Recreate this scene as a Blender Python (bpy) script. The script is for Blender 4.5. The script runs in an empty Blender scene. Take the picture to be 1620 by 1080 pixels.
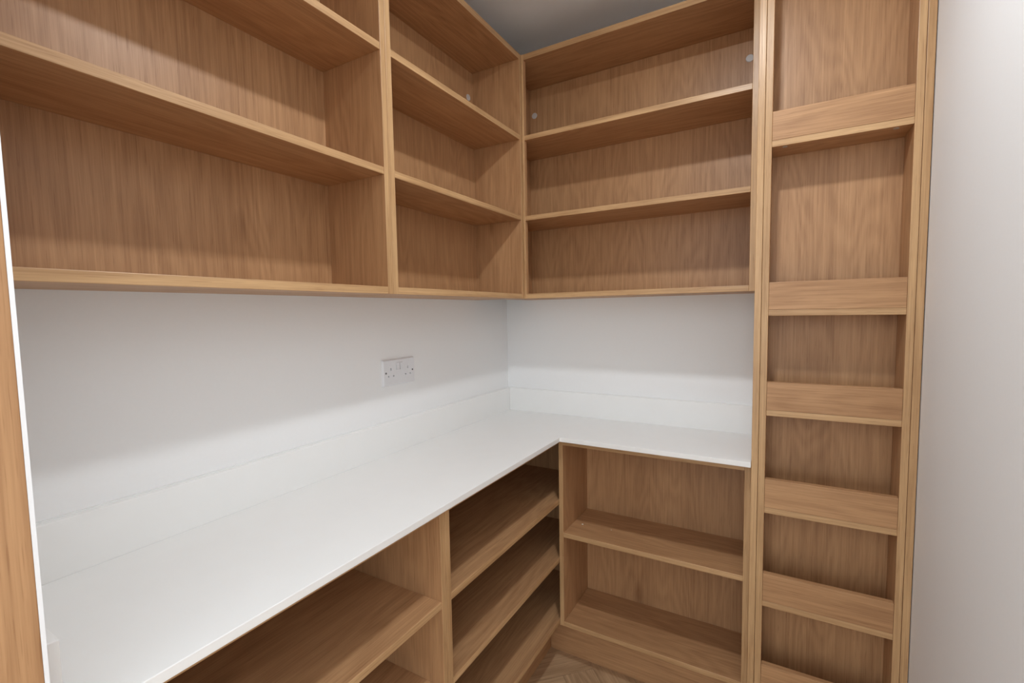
import bpy, bmesh, math, random
from mathutils import Vector, Matrix

random.seed(7)
scene = bpy.context.scene
C = scene.collection

# ------------------------------------------------------------------ camera
cam_d = bpy.data.cameras.new('camera')
cam_d.sensor_fit = 'HORIZONTAL'
cam_d.sensor_width = 36.0
cam_d.lens = 731.09 / 1620 * 36.0
cam_d.shift_x = -5.51 / 1620
cam_d.shift_y = 4.34 / 1620
cam_d.clip_start = 0.01
cam_o = bpy.data.objects.new('camera', cam_d)
C.objects.link(cam_o)
yaw, pitch, roll = 0.5206, -0.0696, -0.0165
fw = Vector((-math.sin(yaw) * math.cos(pitch), math.cos(yaw) * math.cos(pitch), math.sin(pitch)))
rt = fw.cross(Vector((0, 0, 1))).normalized()
up = rt.cross(fw)
r2 = rt * math.cos(roll) + up * math.sin(roll)
u2 = -rt * math.sin(roll) + up * math.cos(roll)
m = Matrix((r2, u2, -fw)).transposed().to_4x4()
m.translation = Vector((1.0847, -1.8179, 1.3305))
cam_o.matrix_world = m
scene.camera = cam_o

# ------------------------------------------------------------------ world (bright room beyond the open doorway)
w = bpy.data.worlds.new('world')
scene.world = w
w.use_nodes = True
bg = w.node_tree.nodes['Background']
bg.inputs[0].default_value = (0.87, 0.945, 1.0, 1)
bg.inputs[1].default_value = 2.3
LAMP_STRENGTH = 480.0
LAMP_COLOR = (0.90, 0.955, 1.0, 1)

vs = scene.view_settings
vs.view_transform = 'Standard'
vs.look = 'None'
vs.gamma = 1.0
vs.use_curve_mapping = False
vs.exposure = 0.1

# ------------------------------------------------------------------ materials
def new_mat(name):
    mt = bpy.data.materials.new(name)
    mt.use_nodes = True
    nt = mt.node_tree
    return mt, nt, nt.nodes['Principled BSDF']

def N(nt, t, **kw):
    n = nt.nodes.new(t)
    for k, v in kw.items():
        setattr(n, k, v)
    return n

def math_n(nt, op, a, b=None):
    n = N(nt, 'ShaderNodeMath', operation=op)
    for i, v in enumerate((a, b)):
        if v is None:
            continue
        if isinstance(v, (int, float)):
            n.inputs[i].default_value = v
        else:
            nt.links.new(v, n.inputs[i])
    return n.outputs[0]

def oak(name, axis, dark, light, rough=0.42, contrast=0.8, cath=1.0, bump=0.06):
    """Oak decor, grain running along the given axis (0, 1, 2) of the object."""
    mt, nt, bs = new_mat(name)
    L = nt.links
    tc = N(nt, 'ShaderNodeTexCoord')
    info = N(nt, 'ShaderNodeObjectInfo')
    comb = N(nt, 'ShaderNodeCombineXYZ')
    for i, k in enumerate((37.0, 53.0, 71.0)):
        L.new(math_n(nt, 'MULTIPLY', info.outputs['Random'], k), comb.inputs[i])
    add = N(nt, 'ShaderNodeVectorMath', operation='ADD')
    L.new(tc.outputs['Object'], add.inputs[0])
    L.new(comb.outputs[0], add.inputs[1])

    def mapped(across, along):
        mp = N(nt, 'ShaderNodeMapping')
        s = [across] * 3
        s[axis] = along
        mp.inputs['Scale'].default_value = s
        L.new(add.outputs[0], mp.inputs['Vector'])
        return mp.outputs[0]

    def noise(across, along, detail=2.0, rough_=0.5):
        n = N(nt, 'ShaderNodeTexNoise')
        n.inputs['Scale'].default_value = 1.0
        n.inputs['Detail'].default_value = detail
        n.inputs['Roughness'].default_value = rough_
        L.new(mapped(across, along), n.inputs['Vector'])
        return n.outputs['Fac']

    warp = noise(6.5, 1.1, 2.0, 0.5)
    snap = N(nt, 'ShaderNodeVectorMath', operation='FLOOR')
    L.new(mapped(9.0, 0.0), snap.inputs[0])
    wn = N(nt, 'ShaderNodeTexWhiteNoise', noise_dimensions='3D')
    L.new(snap.outputs[0], wn.inputs['Vector'])
    stave = wn.outputs['Value']
    # growth rings: fine lines bent by the warp field into cathedral shapes
    ring = math_n(nt, 'SINE', math_n(nt, 'MULTIPLY', warp, 92.0 * cath))
    ring = math_n(nt, 'MULTIPLY', math_n(nt, 'ADD', ring, 1.0), 0.5)
    fibre = noise(260.0, 5.0, 3.0, 0.6)
    streak = noise(70.0, 1.6, 3.0, 0.6)
    pore = noise(520.0, 20.0, 1.0)
    pore_r = N(nt, 'ShaderNodeMapRange')
    pore_r.inputs[1].default_value = 0.60
    pore_r.inputs[2].default_value = 0.72
    L.new(pore, pore_r.inputs[0])
    # sum
    s = math_n(nt, 'MULTIPLY', math_n(nt, 'SUBTRACT', stave, 0.5), 0.20)
    s = math_n(nt, 'ADD', s, math_n(nt, 'MULTIPLY', math_n(nt, 'SUBTRACT', ring, 0.5), 0.19))
    s = math_n(nt, 'ADD', s, math_n(nt, 'MULTIPLY', math_n(nt, 'SUBTRACT', fibre, 0.5), 1.05))
    s = math_n(nt, 'ADD', s, math_n(nt, 'MULTIPLY', math_n(nt, 'SUBTRACT', streak, 0.5), 0.5))
    s = math_n(nt, 'SUBTRACT', s, math_n(nt, 'MULTIPLY', pore_r.outputs[0], 0.26))
    s = math_n(nt, 'ADD', math_n(nt, 'MULTIPLY', s, contrast), 0.55)
    # small knots
    vor = N(nt, 'ShaderNodeTexVoronoi')
    vor.inputs['Scale'].default_value = 1.0
    L.new(mapped(4.5, 1.9), vor.inputs['Vector'])
    kn = N(nt, 'ShaderNodeMapRange')
    kn.inputs[1].default_value = 0.035
    kn.inputs[2].default_value = 0.11
    kn.inputs[3].default_value = 0.32
    kn.inputs[4].default_value = 0.0
    L.new(vor.outputs['Distance'], kn.inputs[0])
    s = math_n(nt, 'SUBTRACT', s, kn.outputs[0])
    mix = N(nt, 'ShaderNodeMix', data_type='RGBA')
    cl = N(nt, 'ShaderNodeClamp')
    L.new(s, cl.inputs[0])
    L.new(cl.outputs[0], mix.inputs['Factor'])
    mix.inputs['A'].default_value = (*dark, 1)
    mix.inputs['B'].default_value = (*light, 1)
    L.new(mix.outputs['Result'], bs.inputs['Base Color'])
    rr = N(nt, 'ShaderNodeMapRange')
    rr.inputs[3].default_value = rough + 0.07
    rr.inputs[4].default_value = rough - 0.05
    L.new(cl.outputs[0], rr.inputs[0])
    L.new(rr.outputs[0], bs.inputs['Roughness'])
    bs.inputs['Specular IOR Level'].default_value = 0.42
    bp = N(nt, 'ShaderNodeBump')
    bp.inputs['Strength'].default_value = bump
    bp.inputs['Distance'].default_value = 0.0006
    L.new(fibre, bp.inputs['Height'])
    L.new(bp.outputs[0], bs.inputs['Normal'])
    return mt

OAK_D, OAK_L = (0.265, 0.122, 0.050), (0.600, 0.345, 0.170)
EDGE_D, EDGE_L = (0.330, 0.172, 0.072), (0.640, 0.405, 0.205)
OAK = [oak('oak_decor_%s' % a, i, OAK_D, OAK_L) for i, a in enumerate('xyz')]
EDGE = [oak('oak_edging_%s' % a, i, EDGE_D, EDGE_L, 0.38, 1.1, 0.4) for i, a in enumerate('xyz')]
FLOOR_OAK = [oak('oak_flooring_%s' % a, i, (0.27, 0.155, 0.075), (0.60, 0.40, 0.235), 0.5, 1.0, 1.0, 0.1) for i, a in enumerate('xyz')]

def paint(name, col, rough=0.6, mottle=0.02, bump=0.05, scale=90.0, spec=0.3):
    mt, nt, bs = new_mat(name)
    L = nt.links
    tc = N(nt, 'ShaderNodeTexCoord')
    n = N(nt, 'ShaderNodeTexNoise')
    n.inputs['Scale'].default_value = scale
    n.inputs['Detail'].default_value = 4
    L.new(tc.outputs['Object'], n.inputs['Vector'])
    mix = N(nt, 'ShaderNodeMix', data_type='RGBA')
    L.new(n.outputs['Fac'], mix.inputs['Factor'])
    mix.inputs['A'].default_value = (*[max(0, c - mottle) for c in col], 1)
    mix.inputs['B'].default_value = (*[min(1, c + mottle) for c in col], 1)
    L.new(mix.outputs['Result'], bs.inputs['Base Color'])
    bs.inputs['Roughness'].default_value = rough
    bs.inputs['Specular IOR Level'].default_value = spec
    if bump:
        bp = N(nt, 'ShaderNodeBump')
        bp.inputs['Strength'].default_value = bump
        bp.inputs['Distance'].default_value = 0.001
        L.new(n.outputs['Fac'], bp.inputs['Height'])
        L.new(bp.outputs[0], bs.inputs['Normal'])
    return mt

WALL = paint('white_emulsion', (0.875, 0.872, 0.868), 0.75, 0.010, 0.06, 140)
CEIL = paint('white_ceiling', (0.89, 0.89, 0.89), 0.8, 0.01, 0.05, 120)
QUARTZ = paint('white_quartz', (0.885, 0.878, 0.86), 0.32, 0.014, 0.0, 16, 0.4)
GLOSSW = paint('white_gloss_trim', (0.85, 0.85, 0.86), 0.3, 0.005, 0.0)
PLASTIC = paint('white_plastic', (0.80, 0.80, 0.82), 0.28, 0.004, 0.0, spec=0.5)
METAL = paint('screw_metal', (0.10, 0.10, 0.10), 0.4, 0.01, 0.0)
CAP = paint('grey_cap', (0.62, 0.60, 0.58), 0.25, 0.02, 0.0, spec=0.6)
CAPRIM = paint('grey_cap_rim', (0.42, 0.38, 0.34), 0.35, 0.02, 0.0, spec=0.5)
SEAL = paint('white_silicone', (0.86, 0.86, 0.85), 0.5, 0.01, 0.0)
CRUMB = paint('plaster', (0.85, 0.82, 0.74), 0.9, 0.03, 0.0)

def emissive(name, col, strength):
    mt, nt, bs = new_mat(name)
    bs.inputs['Base Color'].default_value = (0.8, 0.8, 0.8, 1)
    bs.inputs['Emission Color'].default_value = col
    bs.inputs['Emission Strength'].default_value = strength
    return mt

# ------------------------------------------------------------------ builders
def link_mesh(name, bm, mats, parent=None, origin=(0, 0, 0)):
    """bm is in world coordinates; origin is the world position of the parent thing (or of the object)."""
    o_ = Vector(origin)
    bmesh.ops.translate(bm, verts=bm.verts, vec=-o_)
    me = bpy.data.meshes.new(name)
    bm.to_mesh(me)
    bm.free()
    for mt in mats:
        me.materials.append(mt)
    ob = bpy.data.objects.new(name, me)
    C.objects.link(ob)
    if parent is not None:
        ob.parent = parent
        # walk to the thing's origin: parts hold no transform of their own
    else:
        ob.location = o_
    return ob

def thing(name, label, cat, loc, group=None):
    o = bpy.data.objects.new(name, None)
    o.empty_display_size = 0.05
    C.objects.link(o)
    o.location = loc
    tag(o, label, cat, group)
    return o

def tag(o, label, cat, group=None):
    o['label'] = label
    o['category'] = cat
    if group:
        o['group'] = group
    return o

def box_bm(x0, x1, y0, y1, z0, z1, bev=0.0):
    bm = bmesh.new()
    bmesh.ops.create_cube(bm, size=1.0)
    for v in bm.verts:
        v.co = Vector((x0 if v.co.x < 0 else x1, y0 if v.co.y < 0 else y1, z0 if v.co.z < 0 else z1))
    if bev:
        bmesh.ops.bevel(bm, geom=list(bm.edges), offset=bev, segments=2, profile=0.5, affect='EDGES')
    return bm

def board(name, x0, x1, y0, y1, z0, z1, grain, front, parent, edge=None, bev=0.0010):
    """A melamine board. grain: axis of its grain. front: outward direction of its visible edge (taped)."""
    bm = box_bm(x0, x1, y0, y1, z0, z1, bev)
    mats = [OAK[grain]]
    if front is not None:
        f = Vector(front)
        mats.append(EDGE[edge if edge is not None else grain])
        for fc in bm.faces:
            if fc.normal.dot(f) > 0.6:
                fc.material_index = 1
    org = parent.location if parent is not None else (0, 0, 0)
    if parent is not None and parent.parent is not None:
        org = parent.parent.location
    return link_mesh(name, bm, mats, parent, org)

def structure(name, bm, mat, parent=None):
    o = link_mesh(name, bm, [mat], parent)
    if parent is None:
        o['kind'] = 'structure'
    return o

def disc_bm(center, normal, r, h, seg=24, r_top=None):
    bm = bmesh.new()
    bmesh.ops.create_cone(bm, cap_ends=True, segments=seg, radius1=r, radius2=r if r_top is None else r_top, depth=h)
    q = Vector((0, 0, 1)).rotation_difference(Vector(normal).normalized())
    bmesh.ops.rotate(bm, verts=bm.verts, cent=(0, 0, 0), matrix=q.to_matrix())
    bmesh.ops.translate(bm, verts=bm.verts, vec=Vector(center) + Vector(normal).normalized() * (h / 2))
    return bm

def ring_bm(center, normal, ro, ri, h, seg=32):
    bm = bmesh.new()
    prof = [(ri, 0), (ro, 0), (ro, h * 0.4), (ro - h * 0.6, h), (ri, h)]
    loops = []
    for k in range(seg):
        a = 2 * math.pi * k / seg
        loops.append([bm.verts.new((p[0] * math.cos(a), p[0] * math.sin(a), p[1])) for p in prof])
    for k in range(seg):
        A, B = loops[k], loops[(k + 1) % seg]
        for j in range(len(prof)):
            j2 = (j + 1) % len(prof)
            bm.faces.new((A[j], B[j], B[j2], A[j2]))
    bmesh.ops.recalc_face_normals(bm, faces=bm.faces)
    q = Vector((0, 0, 1)).rotation_difference(Vector(normal).normalized())
    bmesh.ops.rotate(bm, verts=bm.verts, cent=(0, 0, 0), matrix=q.to_matrix())
    bmesh.ops.translate(bm, verts=bm.verts, vec=Vector(center))
    return bm

def prism_bm(poly, z0, z1, bev=0.0):
    bm = bmesh.new()
    lo = [bm.verts.new((x, y, z0)) for x, y in poly]
    hi = [bm.verts.new((x, y, z1)) for x, y in poly]
    n = len(poly)
    bm.faces.new(hi)
    bm.faces.new(lo[::-1])
    for i in range(n):
        j = (i + 1) % n
        bm.faces.new((lo[i], lo[j], hi[j], hi[i]))
    bmesh.ops.recalc_face_normals(bm, faces=bm.faces)
    if bev:
        bmesh.ops.bevel(bm, geom=[e for e in bm.edges], offset=bev, segments=2, profile=0.5, affect='EDGES')
    return bm

T = 0.018
XR = 1.392          # right-hand wall
YN = -1.672         # inner face of the wall with the doorway
YB = -1.795         # its outer face
ZC = 2.42           # ceiling

# ------------------------------------------------------------------ structure
structure('wall_left', box_bm(-0.10, 0, YB, 0.10, 0, ZC), WALL)
structure('wall_far', box_bm(0, XR, 0, 0.10, 0, ZC), WALL)
structure('wall_right', box_bm(XR, XR + 0.10, YB, 0.10, 0, ZC), WALL)
structure('ceiling', box_bm(-0.10, XR + 0.10, YB, 0.10, ZC, ZC + 0.10), CEIL)
XJ, XK, ZH = 0.458, 1.268, 2.03     # clear opening of the doorway
bm = box_bm(0, XJ - 0.03, YB, YN, 0, ZC)
for a in ((XK + 0.03, XR, YB, YN, 0, ZC), (XJ - 0.03, XK + 0.03, YB, YN, ZH + 0.03, ZC)):
    b2 = box_bm(*a)
    me_ = bpy.data.meshes.new('tmp')
    b2.to_mesh(me_)
    b2.free()
    bm.from_mesh(me_)
    bpy.data.meshes.remove(me_)
structure('wall_near', bm, WALL)
door = bpy.data.objects.new('door_1', None)
C.objects.link(door)
door['kind'] = 'structure'
door.location = (XJ, YN, 0)
board('door_jamb', XJ - 0.03, XJ, YB - 0.002, YN - 0.0035, 0, ZH, 2, None, door)
board('door_jamb', XK, XK + 0.03, YB - 0.002, YN - 0.0035, 0, ZH, 2, None, door)
board('door_head', XJ - 0.03, XK + 0.03, YB - 0.002, YN - 0.0035, ZH, ZH + 0.03, 0, None, door)
structure('trim_1', box_bm(XJ - 0.03, XJ, YN - 0.0036, YN, 0, ZH), GLOSSW)
structure('trim_2', box_bm(XK, XK + 0.03, YN - 0.0036, YN, 0, ZH), GLOSSW)

# floor: screed with a herringbone of oak planks
floor = structure('floor', box_bm(-4.0, 5.0, -7.0, 0.10, -0.08, -0.012), FLOOR_OAK[1])

def clip(poly, rect):
    x0, x1, y0, y1 = rect
    for ax, lim, sg in ((0, x0, 1), (0, x1, -1), (1, y0, 1), (1, y1, -1)):
        out = []
        for i in range(len(poly)):
            a, b = poly[i - 1], poly[i]
            ia, ib = (a[ax] - lim) * sg >= 0, (b[ax] - lim) * sg >= 0
            if ia != ib:
                t = (lim - a[ax]) / (b[ax] - a[ax])
                out.append((a[0] + t * (b[0] - a[0]), a[1] + t * (b[1] - a[1])))
            if ib:
                out.append(b)
        poly = out
        if len(poly) < 3:
            return []
    return poly

PW, PL = 0.12, 0.60     # plank width and length
s2 = math.sqrt(0.5)
FX, FY = 0.5050, -0.2645
def plank(cells):
    """rectangle in herringbone lattice space -> world polygon"""
    out = []
    for a, b in cells:
        out.append((FX + (a - b) * s2, FY + (-a - b) * s2))
    return out
rect = (0.0, XR, YB, -0.02)
for i in range(-16, 17):
    for j in range(-4, 5):
        # horizontal plank at (i*PW + 2*j*PL...), vertical partner
        ox = i * PW + j * (PL)
        oy = i * PW - j * (PL)
        g = 0.0006
        for k in (0, 1):
            if k == 0:
                r = [(ox + g, oy + g), (ox + PL - g, oy + g), (ox + PL - g, oy + PW - g), (ox + g, oy + PW - g)]
                d = Vector((s2, -s2, 0))
            else:
                r = [(ox + PL + g, oy + PW - PL + g), (ox + PL + PW - g, oy + PW - PL + g), (ox + PL + PW - g, oy + PW - g), (ox + PL + g, oy + PW - g)]
                d = Vector((-s2, -s2, 0))
            cx = sum(q[0] for q in plank(r)) / 4
            cy = sum(q[1] for q in plank(r)) / 4
            poly = clip(plank(r), rect)
            if len(poly) < 3:
                continue
            ar = abs(sum(poly[n - 1][0] * poly[n][1] - poly[n][0] * poly[n - 1][1] for n in range(len(poly)))) / 2
            if ar < 0.0004:
                continue
            bm = prism_bm(poly, -0.0125, -random.uniform(0, 0.0003))
            ang = math.atan2(d.y, d.x)
            c0 = Vector((cx, cy, 0))
            bmesh.ops.translate(bm, verts=bm.verts, vec=-c0)
            bmesh.ops.rotate(bm, verts=bm.verts, cent=(0, 0, 0), matrix=Matrix.Rotation(-ang, 3, 'Z'))
            ob = link_mesh('plank', bm, [FLOOR_OAK[0]], floor)
            ob.location = c0
            ob.rotation_euler = (0, 0, ang)

# ------------------------------------------------------------------ base cabinets
ZB0, ZB1 = 0.169, 0.187       # bottom board
ZT0, ZT1 = 0.8520, 0.8702     # top board
DX = 0.3949                   # front of the run on the left wall
FRX, FRY = (1, 0, 0), (0, -1, 0)

def base_left(label, ya, yb, shelves):
    """open base cabinet on the left wall between ya < yb"""
    t = thing('open_base_cabinet', label, 'cabinet', (0.2, (ya + yb) / 2, ZB0))
    board('side_panel', 0.002, DX, ya, ya + T, ZB0, ZT1, 2, FRX, t)
    board('side_panel', 0.002, DX, yb - T, yb, ZB0, ZT1, 2, FRX, t)
    board('bottom_panel', 0.002, DX - .0006, ya + T, yb - T, ZB0, ZB1, 1, FRX, t)
    board('top_panel', 0.002, DX - .0006, ya + T, yb - T, ZT0, ZT1, 1, FRX, t)
    board('back_panel', 0.002, 0.014, ya + T, yb - T, ZB1, ZT0, 2, None, t)
    for z in shelves:
        board('shelf', 0.014, DX - .0012, ya + T, yb - T, z - T, z, 1, FRX, t)
    return t

YEF = -0.9709
base_left('wide open oak base cabinet under the white worktop beside the doorway', YN, YEF - .0002, (0.640, 0.4216))
base_left('open oak base cabinet running into the inner corner under the white worktop', YEF + .0002, -0.004, (0.642, 0.4225))

# cabinet on the far wall
GY, GX0, GX1 = -0.3149, 0.3953, 1.0194
t = thing('open_base_cabinet', 'two-tier open oak base cabinet between the inner corner and the tall rack', 'cabinet', ((GX0 + GX1) / 2, -0.17, 0.165))
board('side_panel', GX0, GX0 + 0.0165, GY, -0.002, 0.165, ZT1, 2, FRY, t)
board('side_panel', GX1 - 0.0175, GX1, GY, -0.002, 0.165, ZT1, 2, FRY, t)
gx0, gx1 = GX0 + 0.0165, GX1 - 0.0175
board('bottom_panel', gx0, gx1, GY + .0006, -0.002, 0.165, 0.183, 0, FRY, t)
board('top_panel', gx0, gx1, GY + .0006, -0.002, 0.8480, ZT1, 0, FRY, t)
board('back_panel', gx0, gx1, -0.075, -0.060, 0.183, 0.848, 2, None, t)
board('shelf', gx0, gx1, GY + .0010, -0.075, 0.5048, 0.5225, 0, FRY, t)
g_shelf_z = 0.5225

# plinths
PX, PY = 0.3207, -0.2403
p1 = tag(board('plinth', PX - T, PX, YN, PY - .0002 + T, 0, 0.1692, 1, None, None), 'long oak plinth under the cabinets on the socket wall', 'plinth')
p2 = tag(board('plinth', PX + .0002, 1.0194, PY, PY + T, 0, 0.1652, 0, None, None), 'short oak plinth under the two-tier base cabinet', 'plinth')

# ------------------------------------------------------------------ worktop
WX, WY, WZ0, WZ1 = 0.4175, -0.3508, 0.8704, 0.8862
TU, HU = 0.0193, 0.1011
wt = thing('worktop', 'white L-shaped worktop with low upstand, turning the inner corner', 'worktop', (WX, WY, WZ0))
bm = prism_bm([(0, YN), (WX, YN), (WX, WY), (1.0194, WY), (1.0194, 0), (0, 0)], WZ0, WZ1, 0.0012)
link_mesh('worktop_slab', bm, [QUARTZ], wt, wt.location)
for a in ((0, TU, YN + TU, 0), (TU, 1.0194, -TU, 0), (0, WX, YN, YN + TU)):
    link_mesh('upstand', box_bm(*a, WZ1 - .0002, WZ1 + HU, 0.0012), [QUARTZ], wt, wt.location)

zu = WZ1 + HU
for a in ((0, 0.005, YN + TU, 0), (0.005, 1.0194, -0.005, 0)):
    link_mesh('silicone_bead', box_bm(*a, zu - .0002, zu + 0.002), [SEAL], wt, wt.location)

# ------------------------------------------------------------------ wall cabinets
UX, UY = 0.2206, -0.2349
UZ0, UZ1 = 1.3817, 1.4000
SH = ((1.6787, 1.6963), (1.9774, 1.9952))
UT0, UT1 = 2.2698, 2.2900

def cap(center, normal, back):
    org = back.parent.location
    o = link_mesh('cover_cap', disc_bm(center, normal, 0.0125, 0.0016, 28, 0.0115), [CAP], back, org)
    return o

def wall_left_cab(label, ya, yb, ta=T, tb=T):
    t = thing('open_wall_cabinet', label, 'cabinet', (UX / 2, (ya + yb) / 2, UZ0))
    board('side_panel', 0, UX, ya, ya + ta, UZ0, UT1, 2, FRX, t)
    board('side_panel', 0, UX, yb - tb, yb, UZ0, UT1, 2, FRX, t)
    a, b = ya + ta, yb - tb
    board('bottom_panel', 0, UX - .0006, a, b, UZ0, UZ1, 1, FRX, t)
    board('top_panel', 0, UX - .0006, a, b, UT0, UT1, 1, FRX, t)
    bk = board('back_panel', 0, 0.010, a, b, UZ1, UT0, 2, None, t)
    for z0, z1 in SH:
        board('shelf', 0.010, UX - .0010, a, b, z0, z1, 1, FRX, t)
    return t, bk

YAB = -0.9355
tA, _ = wall_left_cab('wide open oak wall cabinet with two shelves beside the doorway', YN, YAB - .0002)
tB, bkB = wall_left_cab('narrower open oak wall cabinet above the socket, next to the inner corner', YAB + .0002, -0.2354, T, 0.0150)
cap((0.010, -0.282, 2.168), (1, 0, 0), bkB)

CX0, CX1 = 0.117, 1.0194
tC = thing('open_wall_cabinet', 'open oak wall cabinet between the inner corner and the tall rack', 'cabinet', ((CX0 + CX1) / 2, UY / 2, UZ0))
board('side_panel', CX0, CX0 + T, UY, 0, UZ0, UT1, 2, FRY, tC)
board('side_panel', CX1 - 0.0195, CX1, UY, 0, UZ0, UT1, 2, FRY, tC)
ca, cb = CX0 + T, CX1 - 0.0195
board('bottom_panel', ca, cb, UY + .0006, 0, UZ0, UZ1, 0, FRY, tC)
board('top_panel', ca, cb, UY + .0006, 0, UT0, UT1, 0, FRY, tC)
bkC = board('back_panel', ca, cb, -0.006, 0, UZ1, UT0, 2, None, tC)
for z0, z1 in SH:
    board('shelf', ca, cb, UY + .0008, -0.006, z0, z1, 0, FRY, tC)
board('corner_post', UX + .0003, 0.2302, UY - .0004, UY + 0.018, UZ0 - .0004, UT1 + .0004, 2, FRY, tC)
cap((0.1576, -0.006, 2.1625), (0, -1, 0), bkC)
cap((0.9775, -0.006, 2.1730), (0, -1, 0), bkC)

# ------------------------------------------------------------------ tall rack with lipped shelves
TY, TB = -0.3371, -0.2313
tT = thing('tall_rack', 'tall narrow oak rack with lipped shelves against the bare white wall', 'rack', (1.205, -0.17, 0))
board('end_panel', 1.0198, 1.0370, TY, 0, 0, UT1, 2, FRY, tT)
board('end_panel', 1.3738, 1.3900, TY, 0, 0, UT1, 2, FRY, tT)
board('side_panel', 1.0378, 1.0553, TY, TB, 0, UT1, 2, FRY, tT)
board('side_panel', 1.3568, 1.3730, TY, TB, 0, UT1, 2, FRY, tT)
ta, tb = 1.0553, 1.3568
board('back_panel', 1.0378, 1.3730, TB, TB + 0.012, 0, UT1, 2, None, tT)
board('top_panel', ta, tb, TY + .0006, TB, UT0, UT1, 0, FRY, tT)
board('kick_board', ta, tb, TY + 0.004, TY + 0.02, 0, 0.165, 0, FRY, tT)
for zs, zt in ((1.7690, 1.8630), (1.3080, 1.4012), (1.0240, 1.1212), (0.7393, 0.8398), (0.4585, 0.5580), (0.1750, 0.2800)):
    sh = board('shelf', ta, tb, TY + .0008, TB, zs, zs + 0.0170, 0, FRY, tT)
    bm = box_bm(ta + .0004, tb - .0004, TY + .0004, TY + T, zs + 0.0172, zt, 0.0008)
    link_mesh('front_lip', bm, [OAK[0], EDGE[0]], sh, tT.location)
    if zs > 1.7:
        for xx in (1.0865, 1.3250):
            link_mesh('screw_cap', disc_bm((xx, TY + 0.016, zs), (0, 0, -1), 0.006, 0.0012, 16), [CAPRIM], sh, tT.location)

# ------------------------------------------------------------------ double socket
SYc, SZc = -0.7046, 1.1434
so = thing('double_socket', 'white double wall socket with two switches above the worktop', 'socket', (0, SYc, SZc))
bm = box_bm(0, 0.0085, SYc - 0.073, SYc + 0.073, SZc - 0.043, SZc + 0.043)
for v in bm.verts:
    if v.co.x > 0.004:
        v.co.y = SYc + (v.co.y - SYc) * 0.955
        v.co.z = SZc + (v.co.z - SZc) * 0.925
bmesh.ops.bevel(bm, geom=list(bm.edges), offset=0.0018, segments=3, profile=0.5, affect='EDGES')
fp = link_mesh('faceplate', bm, [PLASTIC], so, so.location)
cut = bmesh.new()
def pocket(y0, y1, z0, z1, depth):
    b2 = box_bm(0.0085 - depth, 0.02, y0, y1, z0, z1)
    me_ = bpy.data.meshes.new('tmp')
    b2.to_mesh(me_)
    b2.free()
    cut.from_mesh(me_)
    bpy.data.meshes.remove(me_)
for sx in (-1, 1):
    c = SYc + sx * 0.0385
    pocket(SYc + sx * 0.0078 - 0.0069, SYc + sx * 0.0078 + 0.0069, SZc + 0.0063, SZc + 0.0307, 0.0060)
    pocket(c - 0.0020, c + 0.0020, SZc + 0.0065, SZc + 0.0150, 0.0078)
    for q in (-1, 1):
        pocket(c + q * 0.0110 - 0.0032, c + q * 0.0110 + 0.0032, SZc - 0.0135, SZc - 0.0095, 0.0078)
cutter = link_mesh('cutter', cut, [PLASTIC], None, so.location)
cutter.location = (0, 0, 0)
cutter.parent = so
md = fp.modifiers.new('pockets', 'BOOLEAN')
md.operation = 'DIFFERENCE'
md.solver = 'EXACT'
md.object = cutter
bpy.context.view_layer.update()
dg = bpy.context.evaluated_depsgraph_get()
cut_me = bpy.data.meshes.new_from_object(fp.evaluated_get(dg))
fp.modifiers.clear()
fp.data = cut_me
bpy.data.objects.remove(cutter)
for sx in (-1, 1):
    bm = box_bm(0.0024, 0.0118, SYc + sx * 0.0078 - 0.0062, SYc + sx * 0.0078 + 0.0062, SZc + 0.007, SZc + 0.030)
    for v in bm.verts:
        if v.co.z > SZc + 0.02 and v.co.x > 0.01:
            v.co.x -= 0.0022
    bmesh.ops.bevel(bm, geom=list(bm.edges), offset=0.0008, segments=2, profile=0.5, affect='EDGES')
    sw = link_mesh('rocker_switch', bm, [PLASTIC], so, so.location)
    c = SYc + sx * 0.0385
    link_mesh('earth_slot', box_bm(0.0006, 0.0012, c - 0.0020, c + 0.0020, SZc + 0.0065, SZc + 0.0150), [PLASTIC], so, so.location)
    for q in (-1, 1):
        link_mesh('pin_slot', box_bm(0.0006, 0.0018, c + q * 0.0110 - 0.0032, c + q * 0.0110 + 0.0032, SZc - 0.0135, SZc - 0.0095), [PLASTIC], so, so.location)
    link_mesh('fixing_screw', disc_bm((0.0080, SYc + sx * 0.0603, SZc), (1, 0, 0), 0.0032, 0.0008, 16), [METAL], so, so.location)

# ------------------------------------------------------------------ ceiling downlight
LX, LY = 0.93, -1.035
dl = thing('ceiling_downlight_offscreen', 'round white ceiling downlight in the middle of the pantry', 'light', (LX, LY, ZC))
link_mesh('trim_ring', ring_bm((LX, LY, ZC), (0, 0, -1), 0.062, 0.046, 0.008), [GLOSSW], dl, dl.location)
lamp_lens = link_mesh('lamp_lens_offscreen', disc_bm((LX, LY, ZC - 0.0002), (0, 0, -1), 0.0465, 0.006, 32), [emissive('lamp_glow', LAMP_COLOR, LAMP_STRENGTH)], dl, dl.location)

# ------------------------------------------------------------------ crumbs left on the shelf
for (x, y, r), lb in zip(((0.4495, -0.222, 0.0028), (0.560, -0.215, 0.0014)),
                         ('larger white plaster crumb on the middle shelf by the side panel', 'tiny white plaster crumb out on the middle shelf')):
    bm = bmesh.new()
    bmesh.ops.create_icosphere(bm, subdivisions=2, radius=r)
    for v in bm.verts:
        v.co *= random.uniform(0.8, 1.15)
        v.co.z *= 0.7
        v.co.x *= 1.3
    bmesh.ops.translate(bm, verts=bm.verts, vec=(x, y, g_shelf_z + r * 0.55))
    tag(link_mesh('plaster_crumb', bm, [CRUMB], None, (x, y, g_shelf_z)), lb, 'crumb')
